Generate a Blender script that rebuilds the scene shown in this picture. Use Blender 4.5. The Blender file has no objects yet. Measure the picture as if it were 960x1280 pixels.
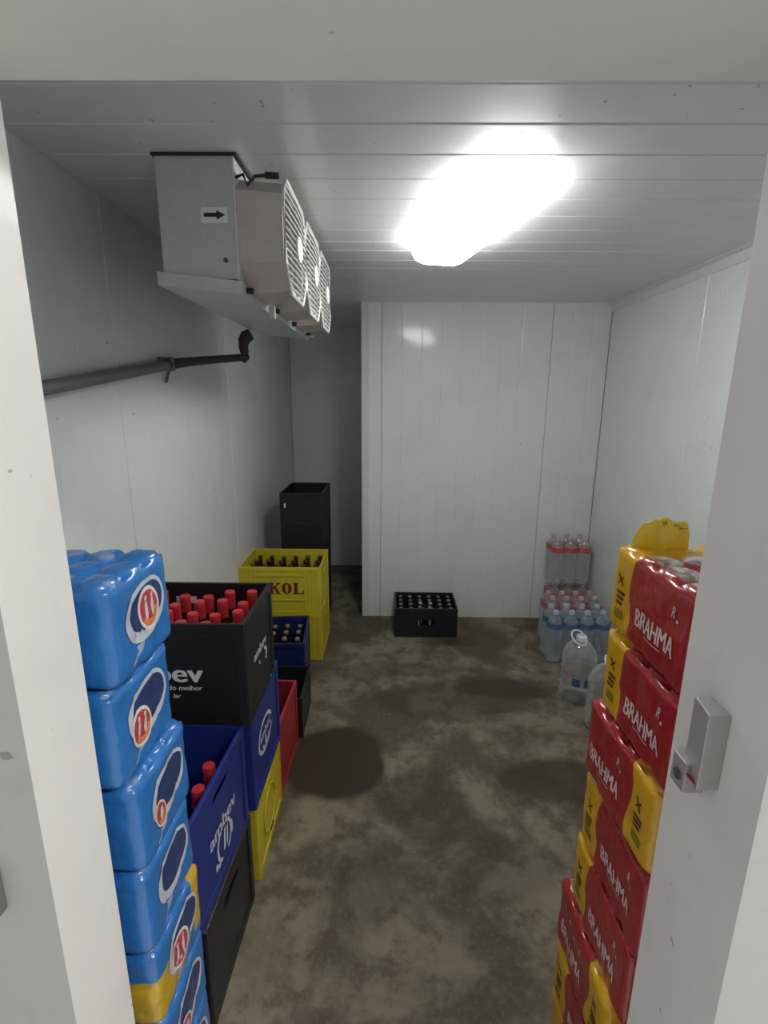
import bpy, bmesh, math, random
from mathutils import Vector, Matrix, noise
random.seed(7)
SC = bpy.context.scene
COL = SC.collection
PI = math.pi

# ------------------------------------------------------------------ camera, world, exposure
F_PX, YAW, PITCH, ROLL, CAM_H = 614.94, 0.0117692, 0.2293551, -0.00745818, 1.55
cy_, sy_, cp_, sp_ = math.cos(YAW), math.sin(YAW), math.cos(PITCH), math.sin(PITCH)
fw = Vector((-sy_*cp_, cy_*cp_, -sp_)); rt = Vector((cy_, sy_, 0)); dn = fw.cross(rt)
cr_, sr_ = math.cos(ROLL), math.sin(ROLL)
r2 = rt*cr_ + dn*sr_; d2 = dn*cr_ - rt*sr_
camd = bpy.data.cameras.new('camera'); cam = bpy.data.objects.new('camera', camd); COL.objects.link(cam)
cam.matrix_world = Matrix(((r2.x, -d2.x, -fw.x, 0), (r2.y, -d2.y, -fw.y, 0), (r2.z, -d2.z, -fw.z, CAM_H), (0, 0, 0, 1)))
camd.sensor_fit = 'VERTICAL'; camd.sensor_height = 36.0; camd.lens = 36.0*F_PX/1280.0
camd.clip_start = 0.02
SC.camera = cam

world = bpy.data.worlds.new('world'); SC.world = world; world.use_nodes = True
wb = world.node_tree.nodes['Background']
wb.inputs[0].default_value = (1.0, 0.975, 0.94, 1); wb.inputs[1].default_value = 0.42
SC.view_settings.view_transform = 'Standard'; SC.view_settings.look = 'None'
SC.view_settings.exposure = 0.12; SC.view_settings.gamma = 1.0; SC.view_settings.use_curve_mapping = False
SC.cycles.use_denoising = True
SC.cycles.caustics_reflective = False; SC.cycles.caustics_refractive = False
SC.cycles.max_bounces = 10; SC.cycles.transmission_bounces = 8; SC.cycles.transparent_max_bounces = 12
SC.cycles.sample_clamp_indirect = 6.0
LAMP_STRENGTH = 22.0
ld = bpy.data.lights.new('added_outside_fill', 'AREA'); ld.shape = 'RECTANGLE'; ld.size = 1.2; ld.size_y = .3; ld.energy = 44; ld.color = (1.0, .97, .93)
shop = bpy.data.objects.new('added_outside_fill', ld); COL.objects.link(shop); shop.location = (1.25, -.45, 2.6)   # added unseen light standing in for the outside light on the door frame

# ------------------------------------------------------------------ material helpers
class NT:
    def __init__(s, name):
        s.m = bpy.data.materials.new(name); s.m.use_nodes = True
        s.t = s.m.node_tree; s.b = s.t.nodes['Principled BSDF']; s._co = None
    def n(s, typ, **kw):
        x = s.t.nodes.new(typ)
        for k, v in kw.items(): setattr(x, k, v)
        return x
    def l(s, a, b): s.t.links.new(a, b)
    def co(s):
        if s._co is None: s._co = s.n('ShaderNodeTexCoord').outputs['Object']
        return s._co
    def val(s, sock, v):
        if isinstance(v, (int, float)): sock.default_value = v
        elif isinstance(v, tuple): sock.default_value = v
        else: s.l(v, sock)
    def noise(s, scale, detail=4, rough=.55, vec=None, dist=0.0):
        x = s.n('ShaderNodeTexNoise'); x.inputs['Scale'].default_value = scale
        x.inputs['Detail'].default_value = detail; x.inputs['Roughness'].default_value = rough
        x.inputs['Distortion'].default_value = dist
        s.l(vec if vec is not None else s.co(), x.inputs['Vector']); return x.outputs['Fac']
    def math(s, op, a, b=0.0, c=None):
        x = s.n('ShaderNodeMath', operation=op); s.val(x.inputs[0], a); s.val(x.inputs[1], b)
        if c is not None: s.val(x.inputs[2], c)
        return x.outputs[0]
    def ramp(s, v, lo, hi, a=0.0, b=1.0):
        x = s.n('ShaderNodeMapRange', interpolation_type='SMOOTHSTEP')
        s.val(x.inputs[0], v); x.inputs[1].default_value = lo; x.inputs[2].default_value = hi
        x.inputs[3].default_value = a; x.inputs[4].default_value = b; return x.outputs[0]
    def mix(s, f, a, b):
        x = s.n('ShaderNodeMix', data_type='RGBA'); s.val(x.inputs[0], f)
        for i, c in ((6, a), (7, b)):
            if isinstance(c, tuple): x.inputs[i].default_value = (*c[:3], 1)
            else: s.l(c, x.inputs[i])
        return x.outputs[2]
    def xyz(s):
        x = s.n('ShaderNodeSeparateXYZ'); s.l(s.co(), x.inputs[0]); return x.outputs
    def bump(s, h, strength=.2, dist=.01):
        x = s.n('ShaderNodeBump'); x.inputs['Strength'].default_value = strength
        x.inputs['Distance'].default_value = dist; s.l(h, x.inputs['Height']); s.l(x.outputs[0], s.b.inputs['Normal'])
    def base(s, c):
        if isinstance(c, tuple): s.b.inputs['Base Color'].default_value = (*c[:3], 1)
        else: s.l(c, s.b.inputs['Base Color'])
    def set(s, **kw):
        for k, v in kw.items(): s.val(s.b.inputs[k.replace('_', ' ')], v)
        return s

def srgb(r, g, b):
    f = lambda v: (v/255/12.92 if v/255 <= .04045 else ((v/255+.055)/1.055)**2.4)
    return (f(r), f(g), f(b))

def plain(name, c, rough=.5, metal=0.0, var=.12, scale=40, bump=0.0, coat=0.0, spec=.5):
    n = NT(name)
    f = n.noise(scale, 3)
    n.base(n.mix(f, tuple(v*(1-var) for v in c), tuple(min(1, v*(1+var)) for v in c)))
    n.set(Roughness=rough, Metallic=metal, Coat_Weight=coat, Coat_Roughness=.08, Specular_IOR_Level=spec)
    if bump: n.bump(n.noise(scale*2, 3), bump, .003)
    return n.m

def wall_mat(name, c, dirt=.35, rough=.3, coat=.35):
    n = NT(name)
    big = n.ramp(n.noise(1.7, 5, .6), .45, .75)
    fine = n.ramp(n.noise(16, 4, .6), .55, .8)
    d = n.math('MULTIPLY', n.math('ADD', n.math('MULTIPLY', big, .6), n.math('MULTIPLY', fine, .35)), dirt)
    spots = n.ramp(n.noise(42, 2, .4), .745, .78)
    col = n.mix(d, c, tuple(v*.55 for v in c))
    col = n.mix(n.math('MULTIPLY', spots, .5), col, (.12, .115, .10))
    n.base(col); n.set(Roughness=n.ramp(n.noise(3, 4), .3, .7, rough, rough+.14), Specular_IOR_Level=.4, Coat_Weight=coat, Coat_Roughness=.09)
    n.bump(n.noise(5, 2), .05, .01)
    return n.m

M = {}
M['wall'] = wall_mat('white_panel', (.76, .785, .775))
M['ceil'] = wall_mat('ceiling_panel', (.72, .735, .725), .3, .28)
M['core'] = plain('panel_core', (.5, .51, .5), .6)
M['jamb'] = wall_mat('door_frame', (.84, .83, .805), .40, .42, .1)
M['outer'] = wall_mat('outer_face_darkened', (.50, .50, .49), .5, .45, .05)  # wall's outer face, dirtier and darkened in colour to tone down its light
M['trim'] = wall_mat('white_trim', (.68, .69, .68), .2, .35)
M['metal'] = plain('galvanised_metal', (.58, .60, .59), .45, .4, .1, 60)
M['metal_lit'] = plain('lamp_lit_metal_edge', (.75, .76, .74), .35, .4)  # lighter than the casing metal: lamp light on the edge put into colour
M['cream'] = plain('cream_plastic', (.56, .50, .47), .45)
M['guard'] = plain('fan_guard_white', (.56, .56, .53), .4)
M['badge'] = plain('fan_badge_white', (.74, .74, .72), .4)
M['fandark'] = plain('fan_dark', (.09, .09, .085), .5)
M['rubber'] = plain('black_rubber', (.018, .018, .018), .6)
M['pipe'] = plain('grey_pipe', (.16, .165, .165), .5)
M['foam'] = plain('brown_pipe_foam', (.055, .045, .04), .85, bump=.3)
M['sticker'] = plain('pale_sticker', (.80, .82, .80), .5)
M['ink'] = plain('black_ink', (.012, .012, .013), .5)
M['grey_cast'] = plain('grey_cast_metal', (.40, .395, .385), .45, .25, .08, 70)
M['white_metal'] = plain('white_metal', (.75, .76, .75), .4)
M['cblack'] = plain('crate_black', (.013, .013, .017), .38)
M['cnavy'] = plain('crate_navy', (.012, .018, .06), .42)
M['cblue'] = plain('crate_blue', (.013, .028, .20), .36)
M['cdarkblue'] = plain('crate_dark_blue', (.010, .020, .105), .4)
M['cred'] = plain('crate_red', (.34, .022, .03), .42)
M['cyellow'] = plain('crate_yellow', (.62, .49, .025), .42, var=.15, scale=18)
M['cyellow_worn'] = plain('crate_yellow_worn', (.60, .50, .03), .45, var=.18, scale=14)
M['skol_red'] = plain('dark_red_print', (.20, .012, .012), .5)
M['white_ink'] = plain('white_print', (.72, .72, .72), .5)
M['pale_ink'] = plain('pale_print', (.55, .57, .62), .5)
M['brown_glass'] = plain('brown_bottle_glass', (.03, .014, .006), .12, coat=.4)
M['green_glass'] = plain('dark_bottle_glass', (.016, .018, .012), .12, coat=.4)
M['redcap'] = plain('red_foil_cap', (.52, .03, .045), .38, .2)
M['silvercap'] = plain('silver_cap', (.6, .58, .5), .28, .8)
M['greycap'] = plain('dull_cap', (.22, .20, .17), .35, .6)
M['darkcap'] = plain('dark_brown_cap', (.10, .075, .05), .25, .5)
M['paper'] = plain('white_label_paper', (.7, .7, .7), .5)
M['wred'] = plain('red_water_label', (.50, .04, .06), .35)
M['wblue'] = plain('blue_water_label', (.03, .11, .26), .35)
M['pinkcap'] = plain('pinkish_water_cap', (.52, .38, .33), .4)
M['bluecap'] = plain('blue_water_cap', (.36, .48, .54), .4)
M['handle'] = plain('white_handle_plastic', (.72, .74, .76), .35)
M['purple'] = plain('purple_label_line', (.33, .24, .42), .4)
# pack print colours and the painted reflective streak
M['p_white'] = plain('print_pale_grey', (.55, .58, .66), .3, coat=.4)
M['p_navy'] = plain('print_navy', (.022, .045, .15), .3, coat=.4)
M['p_red'] = plain('print_red', (.52, .05, .05), .3, coat=.4)
M['p_orange'] = plain('print_orange', (.72, .24, .07), .3, coat=.4)
M['p_cream'] = plain('print_cream', (.75, .70, .66), .3, coat=.4)
M['p_streak'] = plain('pale_reflective_streak', (.30, .40, .58), .25, coat=.5)
M['p_lett'] = plain('print_pinkish_white', (.74, .56, .56), .35, coat=.3)
M['p_brown'] = plain('print_dark_brown', (.07, .035, .01), .4)
M['p_olive'] = plain('print_olive', (.22, .17, .015), .4)
M['p_gold'] = plain('print_gold', (.62, .40, .02), .3, coat=.4)

def water_mat(name, c, lo=.20, hi=.72):
    n = NT(name); n.base(c)
    lw = n.n('ShaderNodeLayerWeight'); lw.inputs[0].default_value = .45
    n.set(Roughness=.10, Coat_Weight=1.0, Coat_Roughness=.05, Alpha=n.ramp(lw.outputs['Facing'], .15, .95, lo, hi))
    n.bump(n.noise(26, 2), .12, .004)
    g = n.n('ShaderNodeBsdfGlossy'); g.inputs['Roughness'].default_value = .07; mx = n.n('ShaderNodeMixShader'); mx.inputs[0].default_value = .07
    n.l(n.b.outputs[0], mx.inputs[1]); n.l(g.outputs[0], mx.inputs[2]); n.l(mx.outputs[0], n.t.nodes['Material Output'].inputs['Surface']); return n.m
M['water'] = water_mat('clear_water_bottle', (.66, .71, .72))
M['waterb'] = water_mat('bluish_water_bottle', (.50, .66, .74))
def film_mat():
    n = NT('clear_shrink_film'); n.base((.85, .88, .9)); n.set(Roughness=.16, Alpha=.07, Coat_Weight=.3)
    n.bump(n.noise(45, 3), .5, .006); return n.m
M['film'] = film_mat()

def emit_mat(name, c, s):
    n = NT(name); n.base((.9, .9, .9)); n.set(Emission_Color=(*c, 1), Emission_Strength=s); return n.m
M['diffuser'] = emit_mat('lit_diffuser', (.985, 1.0, .99), LAMP_STRENGTH)

def floor_mat():
    n = NT('wet_concrete')
    a = n.noise(2.6, 7, .62, dist=.4); b = n.noise(9, 6, .65); c = n.noise(60, 3, .6)
    col = n.mix(n.ramp(a, .40, .60), (.098, .080, .055), (.235, .203, .142))
    col = n.mix(n.ramp(b, .46, .64, 0, .8), col, (.094, .073, .048))
    col = n.mix(n.ramp(c, .5, .75, 0, .3), col, (.28, .25, .18))
    x, y, z = n.xyz()
    wob = n.math('MULTIPLY', n.math('SUBTRACT', n.noise(5, 5, .65), .5), 1.1)
    wet_dark = None
    for (sx, sy, rx, ry, amt) in ((-.235, 1.85, .25, .25, 1.0), (.60, 2.42, .34, .13, .9), (.78, 1.75, .42, .16, .85),
                                  (.30, 2.30, .42, .20, .6), (.15, 1.62, .2, .25, .5), (.46, 2.93, .15, .08, .8), (-.05, 1.33, .16, .2, .45),  # includes a plain darker patch by the small black crate
                                  (.40, 1.35, .22, .15, .35), (.05, 2.6, .5, .10, .4)):
        dx = n.math('DIVIDE', n.math('SUBTRACT', x, sx), rx); dy = n.math('DIVIDE', n.math('SUBTRACT', y, sy), ry)
        r = n.math('SQRT', n.math('ADD', n.math('MULTIPLY', dx, dx), n.math('MULTIPLY', dy, dy)))
        k = 1.0 if amt < .95 else .38
        m = n.ramp(n.math('ADD', r, n.math('MULTIPLY', wob, k)), 1.02, .80 if amt > .95 else .6, 0.0, amt)
        wet_dark = m if wet_dark is None else n.math('MAXIMUM', wet_dark, m)
    col = n.mix(wet_dark, col, (.050, .036, .025))
    n.base(col)
    n.set(Roughness=n.ramp(wet_dark, 0, 1, .68, .40), Specular_IOR_Level=.22)
    n.bump(n.math('ADD', n.math('MULTIPLY', b, .6), n.math('MULTIPLY', c, .4)), .35, .006)
    return n.m
M['floor'] = floor_mat()
M['tile'] = plain('pale_bounce_floor', (.70, .69, .66), .35, var=.04, scale=3)

def blue_wrap(yellow=False):
    n = NT('blue_pack_film_yellow' if yellow else 'blue_pack_film')
    f = n.noise(9, 3)
    blue = n.mix(f, (.016, .135, .42), (.030, .20, .56))
    x, y, z = n.xyz()
    if yellow:
        w = n.math('ADD', z, n.math('MULTIPLY', n.math('SINE', n.math('MULTIPLY', x, 22.0)), .012))
        w = n.math('ADD', w, n.math('MULTIPLY', n.noise(14, 2), .03))
        low = n.math('MULTIPLY', n.ramp(w, .128, .123), n.ramp(y, .03, -.05))
        edge = n.math('MULTIPLY', n.ramp(y, .046, .052), n.ramp(z, .02, .03))
        yel = n.mix(n.ramp(n.noise(30, 3), .4, .7), (.50, .33, .012), (.62, .42, .03))
        blue = n.mix(n.math('MAXIMUM', low, edge), blue, yel)
    # faint grey print on the top
    top = n.math('MULTIPLY', n.ramp(z, .150, .158), n.ramp(n.noise(20, 4, .6), .52, .66, 0, .55))
    blue = n.mix(top, blue, (.42, .40, .42))
    n.base(blue); n.set(Roughness=.30, Coat_Weight=.5, Coat_Roughness=.10)
    n.bump(n.math('ADD', n.noise(22, 4, .6, dist=.8), n.math('MULTIPLY', n.noise(70, 2), .2)), .35, .006)
    return n.m
M['bluewrap'] = blue_wrap(); M['blueyellow'] = blue_wrap(True)

def red_wrap(h):
    n = NT('red_yellow_pack_film')
    x, y, z = n.xyz()
    red = n.mix(n.noise(10, 3), (.30, .010, .018), (.43, .018, .028))
    yel = n.mix(n.noise(12, 3), (.66, .34, .008), (.80, .46, .012))
    e = n.math('ADD', y, n.math('MULTIPLY', n.math('SINE', n.math('MULTIPLY', z, 46.0)), .006))
    e = n.math('ADD', e, n.math('MULTIPLY', n.math('SUBTRACT', n.noise(25, 2), .5), .012))
    m = n.ramp(e, .0525, .0545)
    col = n.mix(m, red, yel)
    ax = n.math('ABSOLUTE', x)
    clear = n.math('MULTIPLY', n.ramp(z, h-.010, h-.005), n.ramp(ax, .086, .078))
    clear = n.math('MULTIPLY', clear, n.ramp(y, .05, .045))
    grey = n.mix(n.ramp(n.noise(16, 5, .6, dist=2.5), .4, .62), (.16, .13, .13), (.62, .58, .57))
    col = n.mix(clear, col, grey)
    n.base(col); n.set(Roughness=.30, Coat_Weight=.6, Coat_Roughness=.10)
    n.bump(n.math('ADD', n.noise(20, 4, .6, dist=1.2), n.math('MULTIPLY', n.noise(70, 2), .2)), .4, .006)
    return n.m

# ------------------------------------------------------------------ mesh helpers
class MB:
    def __init__(s): s.v = []; s.f = []; s.m = []
    def add(s, vs, fs, mi=0):
        k = len(s.v); s.v += [tuple(p) for p in vs]
        for f in fs: s.f.append(tuple(i+k for i in f)); s.m.append(mi)
    def box(s, x0, x1, y0, y1, z0, z1, mi=0):
        s.add([(x0,y0,z0),(x1,y0,z0),(x1,y1,z0),(x0,y1,z0),(x0,y0,z1),(x1,y0,z1),(x1,y1,z1),(x0,y1,z1)],
              [(0,3,2,1),(4,5,6,7),(0,1,5,4),(1,2,6,5),(2,3,7,6),(3,0,4,7)], mi)
    def prism(s, pts, a0, a1, axis='x', mi=0):
        n = len(pts)
        def P(p, a):
            return {'x': (a, p[0], p[1]), 'y': (p[0], a, p[1]), 'z': (p[0], p[1], a)}[axis]
        vs = [P(p, a0) for p in pts] + [P(p, a1) for p in pts]
        s.add(vs, [tuple(range(n))[::-1], tuple(range(n, 2*n))] + [(i, (i+1) % n, n+(i+1) % n, n+i) for i in range(n)], mi)
    def lathe(s, prof, seg=14, c=(0, 0, 0), mi=0, cap=True):
        vs = []; fs = []
        for r, z in prof:
            for k in range(seg):
                a = 2*PI*k/seg; vs.append((c[0]+r*math.cos(a), c[1]+r*math.sin(a), c[2]+z))
        for i in range(len(prof)-1):
            for k in range(seg):
                k2 = (k+1) % seg; fs.append((i*seg+k, i*seg+k2, (i+1)*seg+k2, (i+1)*seg+k))
        if cap:
            fs.append(tuple(range(seg))[::-1]); b = (len(prof)-1)*seg; fs.append(tuple(range(b, b+seg)))
        s.add(vs, fs, mi)
    def tube(s, pts, r, seg=10, mi=0, caps=True, closed=False):
        pts = [Vector(p) for p in pts]; n = len(pts); vs = []; fs = []
        up = Vector((0, 0, 1))
        for i, p in enumerate(pts):
            a = pts[(i-1) % n] if (i > 0 or closed) else p; b = pts[(i+1) % n] if (i < n-1 or closed) else p
            t = (b-a).normalized()
            u = t.cross(up)
            if u.length < 1e-3: u = t.cross(Vector((0, 1, 0)))
            u.normalize(); w = t.cross(u)
            rr = r[i] if isinstance(r, (list, tuple)) else r
            for k in range(seg):
                g = 2*PI*k/seg; vs.append(p + u*rr*math.cos(g) + w*rr*math.sin(g))
        for i in range(n if closed else n-1):
            j = (i+1) % n
            for k in range(seg):
                k2 = (k+1) % seg; fs.append((i*seg+k, i*seg+k2, j*seg+k2, j*seg+k))
        if caps and not closed:
            fs.append(tuple(range(seg))[::-1]); fs.append(tuple(range((n-1)*seg, n*seg)))
        s.add(vs, fs, mi)
    def mesh(s, name, mats, smooth=None, bevel=0.0, seg=2):
        me = bpy.data.meshes.new(name); me.from_pydata(s.v, [], s.f)
        for m in (mats if isinstance(mats, (list, tuple)) else [mats]): me.materials.append(m)
        for p, mi in zip(me.polygons, s.m): p.material_index = mi
        bm = bmesh.new(); bm.from_mesh(me)
        bmesh.ops.recalc_face_normals(bm, faces=bm.faces)
        if bevel:
            es = [e for e in bm.edges if e.is_manifold and e.calc_face_angle(0) > .6]
            bmesh.ops.bevel(bm, geom=es, offset=bevel, segments=seg, affect='EDGES', profile=.6, clamp_overlap=True)
        if smooth:
            for f in bm.faces: f.smooth = True
            for e in bm.edges:
                if e.is_manifold and e.calc_face_angle(0) > smooth: e.smooth = False
        bm.to_mesh(me); bm.free(); return me
    def obj(s, name, mats, parent=None, **kw):
        return link(name, s.mesh(name, mats, **kw), parent)

def link(name, me, parent=None, loc=None):
    o = bpy.data.objects.new(name, me); COL.objects.link(o)
    if parent is not None: o.parent = parent
    if loc: o.location = loc
    return o
def empty(name, loc=(0, 0, 0), rz=0.0):
    o = link(name, None); o.location = loc; o.rotation_euler = (0, 0, rz); o.empty_display_size = .05; return o
def tag(o, label, cat, group=None, kind=None):
    o['label'] = label; o['category'] = cat
    if group: o['group'] = group
    if kind: o['kind'] = kind
    return o
def struct(o): o['kind'] = 'structure'; return o
def copy_tree(root, loc, label=None, rz=None):
    r = root.copy(); COL.objects.link(r); r.location = loc
    if rz is not None: r.rotation_euler = (0, 0, rz)
    if label: r['label'] = label
    for ch in root.children:
        c = ch.copy(); COL.objects.link(c); c.parent = r
        for g in ch.children:
            d = g.copy(); COL.objects.link(d); d.parent = c
    return r

_txt = {}
def text2d(s, bold=.0, shear=0.0):
    """outline of a word as a flat mesh in a unit box: verts (x 0..1, y 0..1), faces, aspect"""
    key = (s, bold, shear)
    if key in _txt: return _txt[key]
    cu = bpy.data.curves.new('lettering', 'FONT'); cu.body = s; cu.resolution_u = 3; cu.fill_mode = 'FRONT'
    cu.offset = bold; cu.shear = shear
    o = bpy.data.objects.new('lettering', cu); COL.objects.link(o); bpy.context.view_layer.update()
    me = bpy.data.meshes.new_from_object(o.evaluated_get(bpy.context.evaluated_depsgraph_get()))
    vs = [(v.co.x, v.co.y) for v in me.vertices]; fs = [tuple(p.vertices) for p in me.polygons]
    bpy.data.objects.remove(o); bpy.data.curves.remove(cu); bpy.data.meshes.remove(me)
    x0 = min(v[0] for v in vs); x1 = max(v[0] for v in vs); y0 = min(v[1] for v in vs); y1 = max(v[1] for v in vs)
    vs = [((x-x0)/(x1-x0), (y-y0)/(y1-y0)) for x, y in vs]
    _txt[key] = (vs, fs, (x1-x0)/(y1-y0)); return _txt[key]

class D2:
    """flat print in face coordinates (u to the reader's right, v up), metres, centred on the face"""
    def __init__(s): s.v = []; s.f = []; s.m = []
    def add(s, vs, fs, mi):
        k = len(s.v); s.v += vs
        for f in fs: s.f.append(tuple(i+k for i in f)); s.m.append(mi)
    def text(s, t, u, v, w, h, mi=0, bold=0.0, shear=0.0, fat=0.0):
        vs, fs, _ = text2d(t, bold, shear)
        for q, k in enumerate((-1, -.5, 0, .5, 1) if fat else (0,)):
            s.add([(u+(x-.5)*w+k*fat, v+(y-.5)*h) for x, y in vs], fs, mi+16*q)   # strokes laid over one another
    def ring(s, u, v, a, b, a2, b2, mi=0, n=40, t0=0.0, t1=2*PI, tilt=0.0, du=0.0, dv=0.0, p=2.0):
        vs = []; fs = []; full = abs(t1-t0-2*PI) < 1e-4; k = 3
        for i in range(n+1):
            t = t0+(t1-t0)*i/n; c, q = math.cos(t), math.sin(t)
            c = math.copysign(abs(c)**(2/p), c); q = math.copysign(abs(q)**(2/p), q)
            for j in range(k+1):
                f = j/k; x = (a2+(a-a2)*f)*c + du*(1-f); y = (b2+(b-b2)*f)*q + dv*(1-f)
                vs.append((u+x*math.cos(tilt)-y*math.sin(tilt), v+x*math.sin(tilt)+y*math.cos(tilt)))
        for i in range(n):
            for j in range(k):
                o = i*(k+1)+j; fs.append((o, o+1, o+k+2, o+k+1))
        s.add(vs, fs, mi)
    def disc(s, u, v, a, b, mi=0, n=32, tilt=0.0, p=2.0): s.ring(u, v, a, b, a*.02, b*.02, mi, n, tilt=tilt, p=p)
    def poly(s, pts, mi=0): s.add(list(pts), [tuple(range(len(pts)))], mi)
    def rect(s, u0, u1, v0, v1, mi=0): s.poly([(u0, v0), (u1, v0), (u1, v1), (u0, v1)], mi)
    def place(s, name, mats, fn, parent, grid=0.0):
        """fn(u, v, layer) -> 3D point"""
        me = bpy.data.meshes.new(name)
        me.from_pydata([(u, v, 0) for u, v in s.v], [], s.f)
        for p, mi in zip(me.polygons, s.m): p.material_index = mi
        for m in mats: me.materials.append(m)
        bm = bmesh.new(); bm.from_mesh(me)
        bmesh.ops.triangulate(bm, faces=bm.faces)
        if grid:
            us = [v.co.x for v in bm.verts]; vv = [v.co.y for v in bm.verts]
            for ax, lo, hi in ((0, min(us), max(us)), (1, min(vv), max(vv))):
                t = math.floor(lo/grid)*grid
                while t < hi:
                    no = (1, 0, 0) if ax == 0 else (0, 1, 0)
                    bmesh.ops.bisect_plane(bm, geom=bm.verts[:]+bm.edges[:]+bm.faces[:], plane_co=(t*no[0], t*no[1], 0), plane_no=no, dist=1e-6)
                    t += grid
        bmesh.ops.split_edges(bm, edges=[e for e in bm.edges if len(e.link_faces) == 2 and e.link_faces[0].material_index != e.link_faces[1].material_index])
        for v in bm.verts:
            mi = v.link_faces[0].material_index if v.link_faces else 0
            v.co = fn(v.co.x, v.co.y, mi % 16 + .3*(mi//16))
        for f in bm.faces: f.smooth = True; f.material_index %= 16
        bm.normal_update(); bm.to_mesh(me); bm.free()
        return link(name, me, parent)

# ------------------------------------------------------------------ room
X_L, X_R, Y_B, Y_FAR, H = -.875, 1.388, 3.313, 4.41, 2.133
X_P = -.19                                   # free edge of the partition
Y_IN, Y_OUT, J_L, J_R, LINT = .58, .468, -.402, .384, 1.860
MB_ = MB(); MB_.box(-1.6, 1.9, Y_OUT, 4.7, -.1, 0)
struct(MB_.obj('floor', M['floor']))
MB_ = MB(); MB_.box(-3, 3.2, -3.5, Y_OUT-.004, -.1, -.002)
struct(MB_.obj('floor', M['tile']))   # unseen floor outside the doorway, made pale to bounce light onto the lintel

def panels(root, span, joints, pitch, plane, length, mat, depth=.0012, gap=.0025, thick=.012):
    """boards side by side with recessed joints and shallow lengthwise grooves.
    plane(s, d, t): s across the boards, d along the board 0..1, t outward distance -> 3D point"""
    js = [span[0]] + joints + [span[1]]
    for a, b in zip(js[:-1], js[1:]):
        a2, b2 = a+gap/2, b-gap/2
        prof = [(a2, -thick), (a2, -.0025), (a2+.0025, 0)]
        g = a2+pitch
        while g < b2-pitch*.6:
            prof += [(g-.006, 0), (g-.002, -depth), (g+.002, -depth), (g+.006, 0)]; g += pitch
        prof += [(b2-.0025, 0), (b2, -.0025), (b2, -thick)]
        n = len(prof); vs = [plane(s, 0, t) for s, t in prof] + [plane(s, 1, t) for s, t in prof]
        fs = [(i, i+1, n+i+1, n+i) for i in range(n-1)] + [(0, n, 2*n-1, n-1), tuple(range(n))[::-1], tuple(range(n, 2*n))]
        m = MB(); m.add(vs, fs)
        m.obj('panel', mat, root)

def slab(name, b, mat='core'):
    m = MB(); m.box(*b); return struct(m.obj(name, M[mat]))
T = .012
w = slab('ceiling', (X_L-.1, X_R+.1, Y_OUT, Y_FAR+.1, H+T, H+.12))
panels(w, (Y_IN, Y_FAR), [1.10, 2.20, 3.30], .14, lambda s, d, t: (X_L+(X_R-X_L)*d, s, H-t), 1, M['ceil'], depth=.0018)
w = slab('wall_left', (X_L-.1, X_L-T, Y_OUT, Y_FAR+.1, 0, H+T))
panels(w, (Y_IN, Y_FAR), [1.62, 2.72, 3.82], .14, lambda s, d, t: (X_L+t, s, H*d), 1, M['wall'], depth=.0004)
w = slab('wall_right', (X_R+T, X_R+.1, Y_OUT, Y_B+.2, 0, H+T))
panels(w, (Y_IN, Y_B), [1.25, 2.35], .14, lambda s, d, t: (X_R-t, s, H*d), 1, M['wall'], depth=.0004)
w = slab('wall_back', (X_P+T, X_R+.1, Y_B+T, Y_B+.10, 0, H+T))
panels(w, (X_P, X_R), [-.062, 1.022], .1275, lambda s, d, t: (s, Y_B-t, H*d), 1, M['wall'], depth=.0015)
w = slab('wall_partition', (X_P+T, X_P+.10, Y_B+.10, Y_FAR+.1, 0, H+T))
panels(w, (Y_B, Y_FAR), [], .14, lambda s, d, t: (X_P+T-t-.012, s, H*d), 1, M['wall'], depth=.0004)
w = slab('wall_far', (X_L-.1, X_P+.05, Y_FAR+T, Y_FAR+.1, 0, H+T))
panels(w, (X_L, X_P), [], .14, lambda s, d, t: (s, Y_FAR-t, H*d), 1, M['wall'], depth=.0004)
# wall with the doorway the picture is taken through
m = MB()
m.box(-1.5, J_L, Y_OUT, Y_IN, 0, 2.5); m.box(J_R, 1.7, Y_OUT-.04, Y_IN, 0, 2.5); m.box(J_L, J_R, Y_OUT, Y_IN, LINT, 2.5)
wf = struct(m.obj('wall_front', [M['jamb'], M['outer']]))
for p in wf.data.polygons:
    if p.normal.y < -.9: p.material_index = 1       # outer side of the same wall, toned down by a darker colour
# cornice strip between ceiling and side wall, corner profile of the partition
m = MB(); m.prism([(X_R, H-.052), (X_R-.006, H-.052), (X_R-.010, H-.012), (X_R-.030, H-.004), (X_R-.030, H), (X_R, H)], Y_IN, Y_B, 'y')
struct(m.obj('trim_1', M['trim']))
m = MB(); m.prism([(X_P-.002, Y_B-.003), (X_P+.045, Y_B-.003), (X_P+.045, Y_B), (X_P, Y_B), (X_P, Y_B+.045), (X_P-.002, Y_B+.045)], 0, H, 'z')
struct(m.obj('trim_2', M['trim']))

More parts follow.
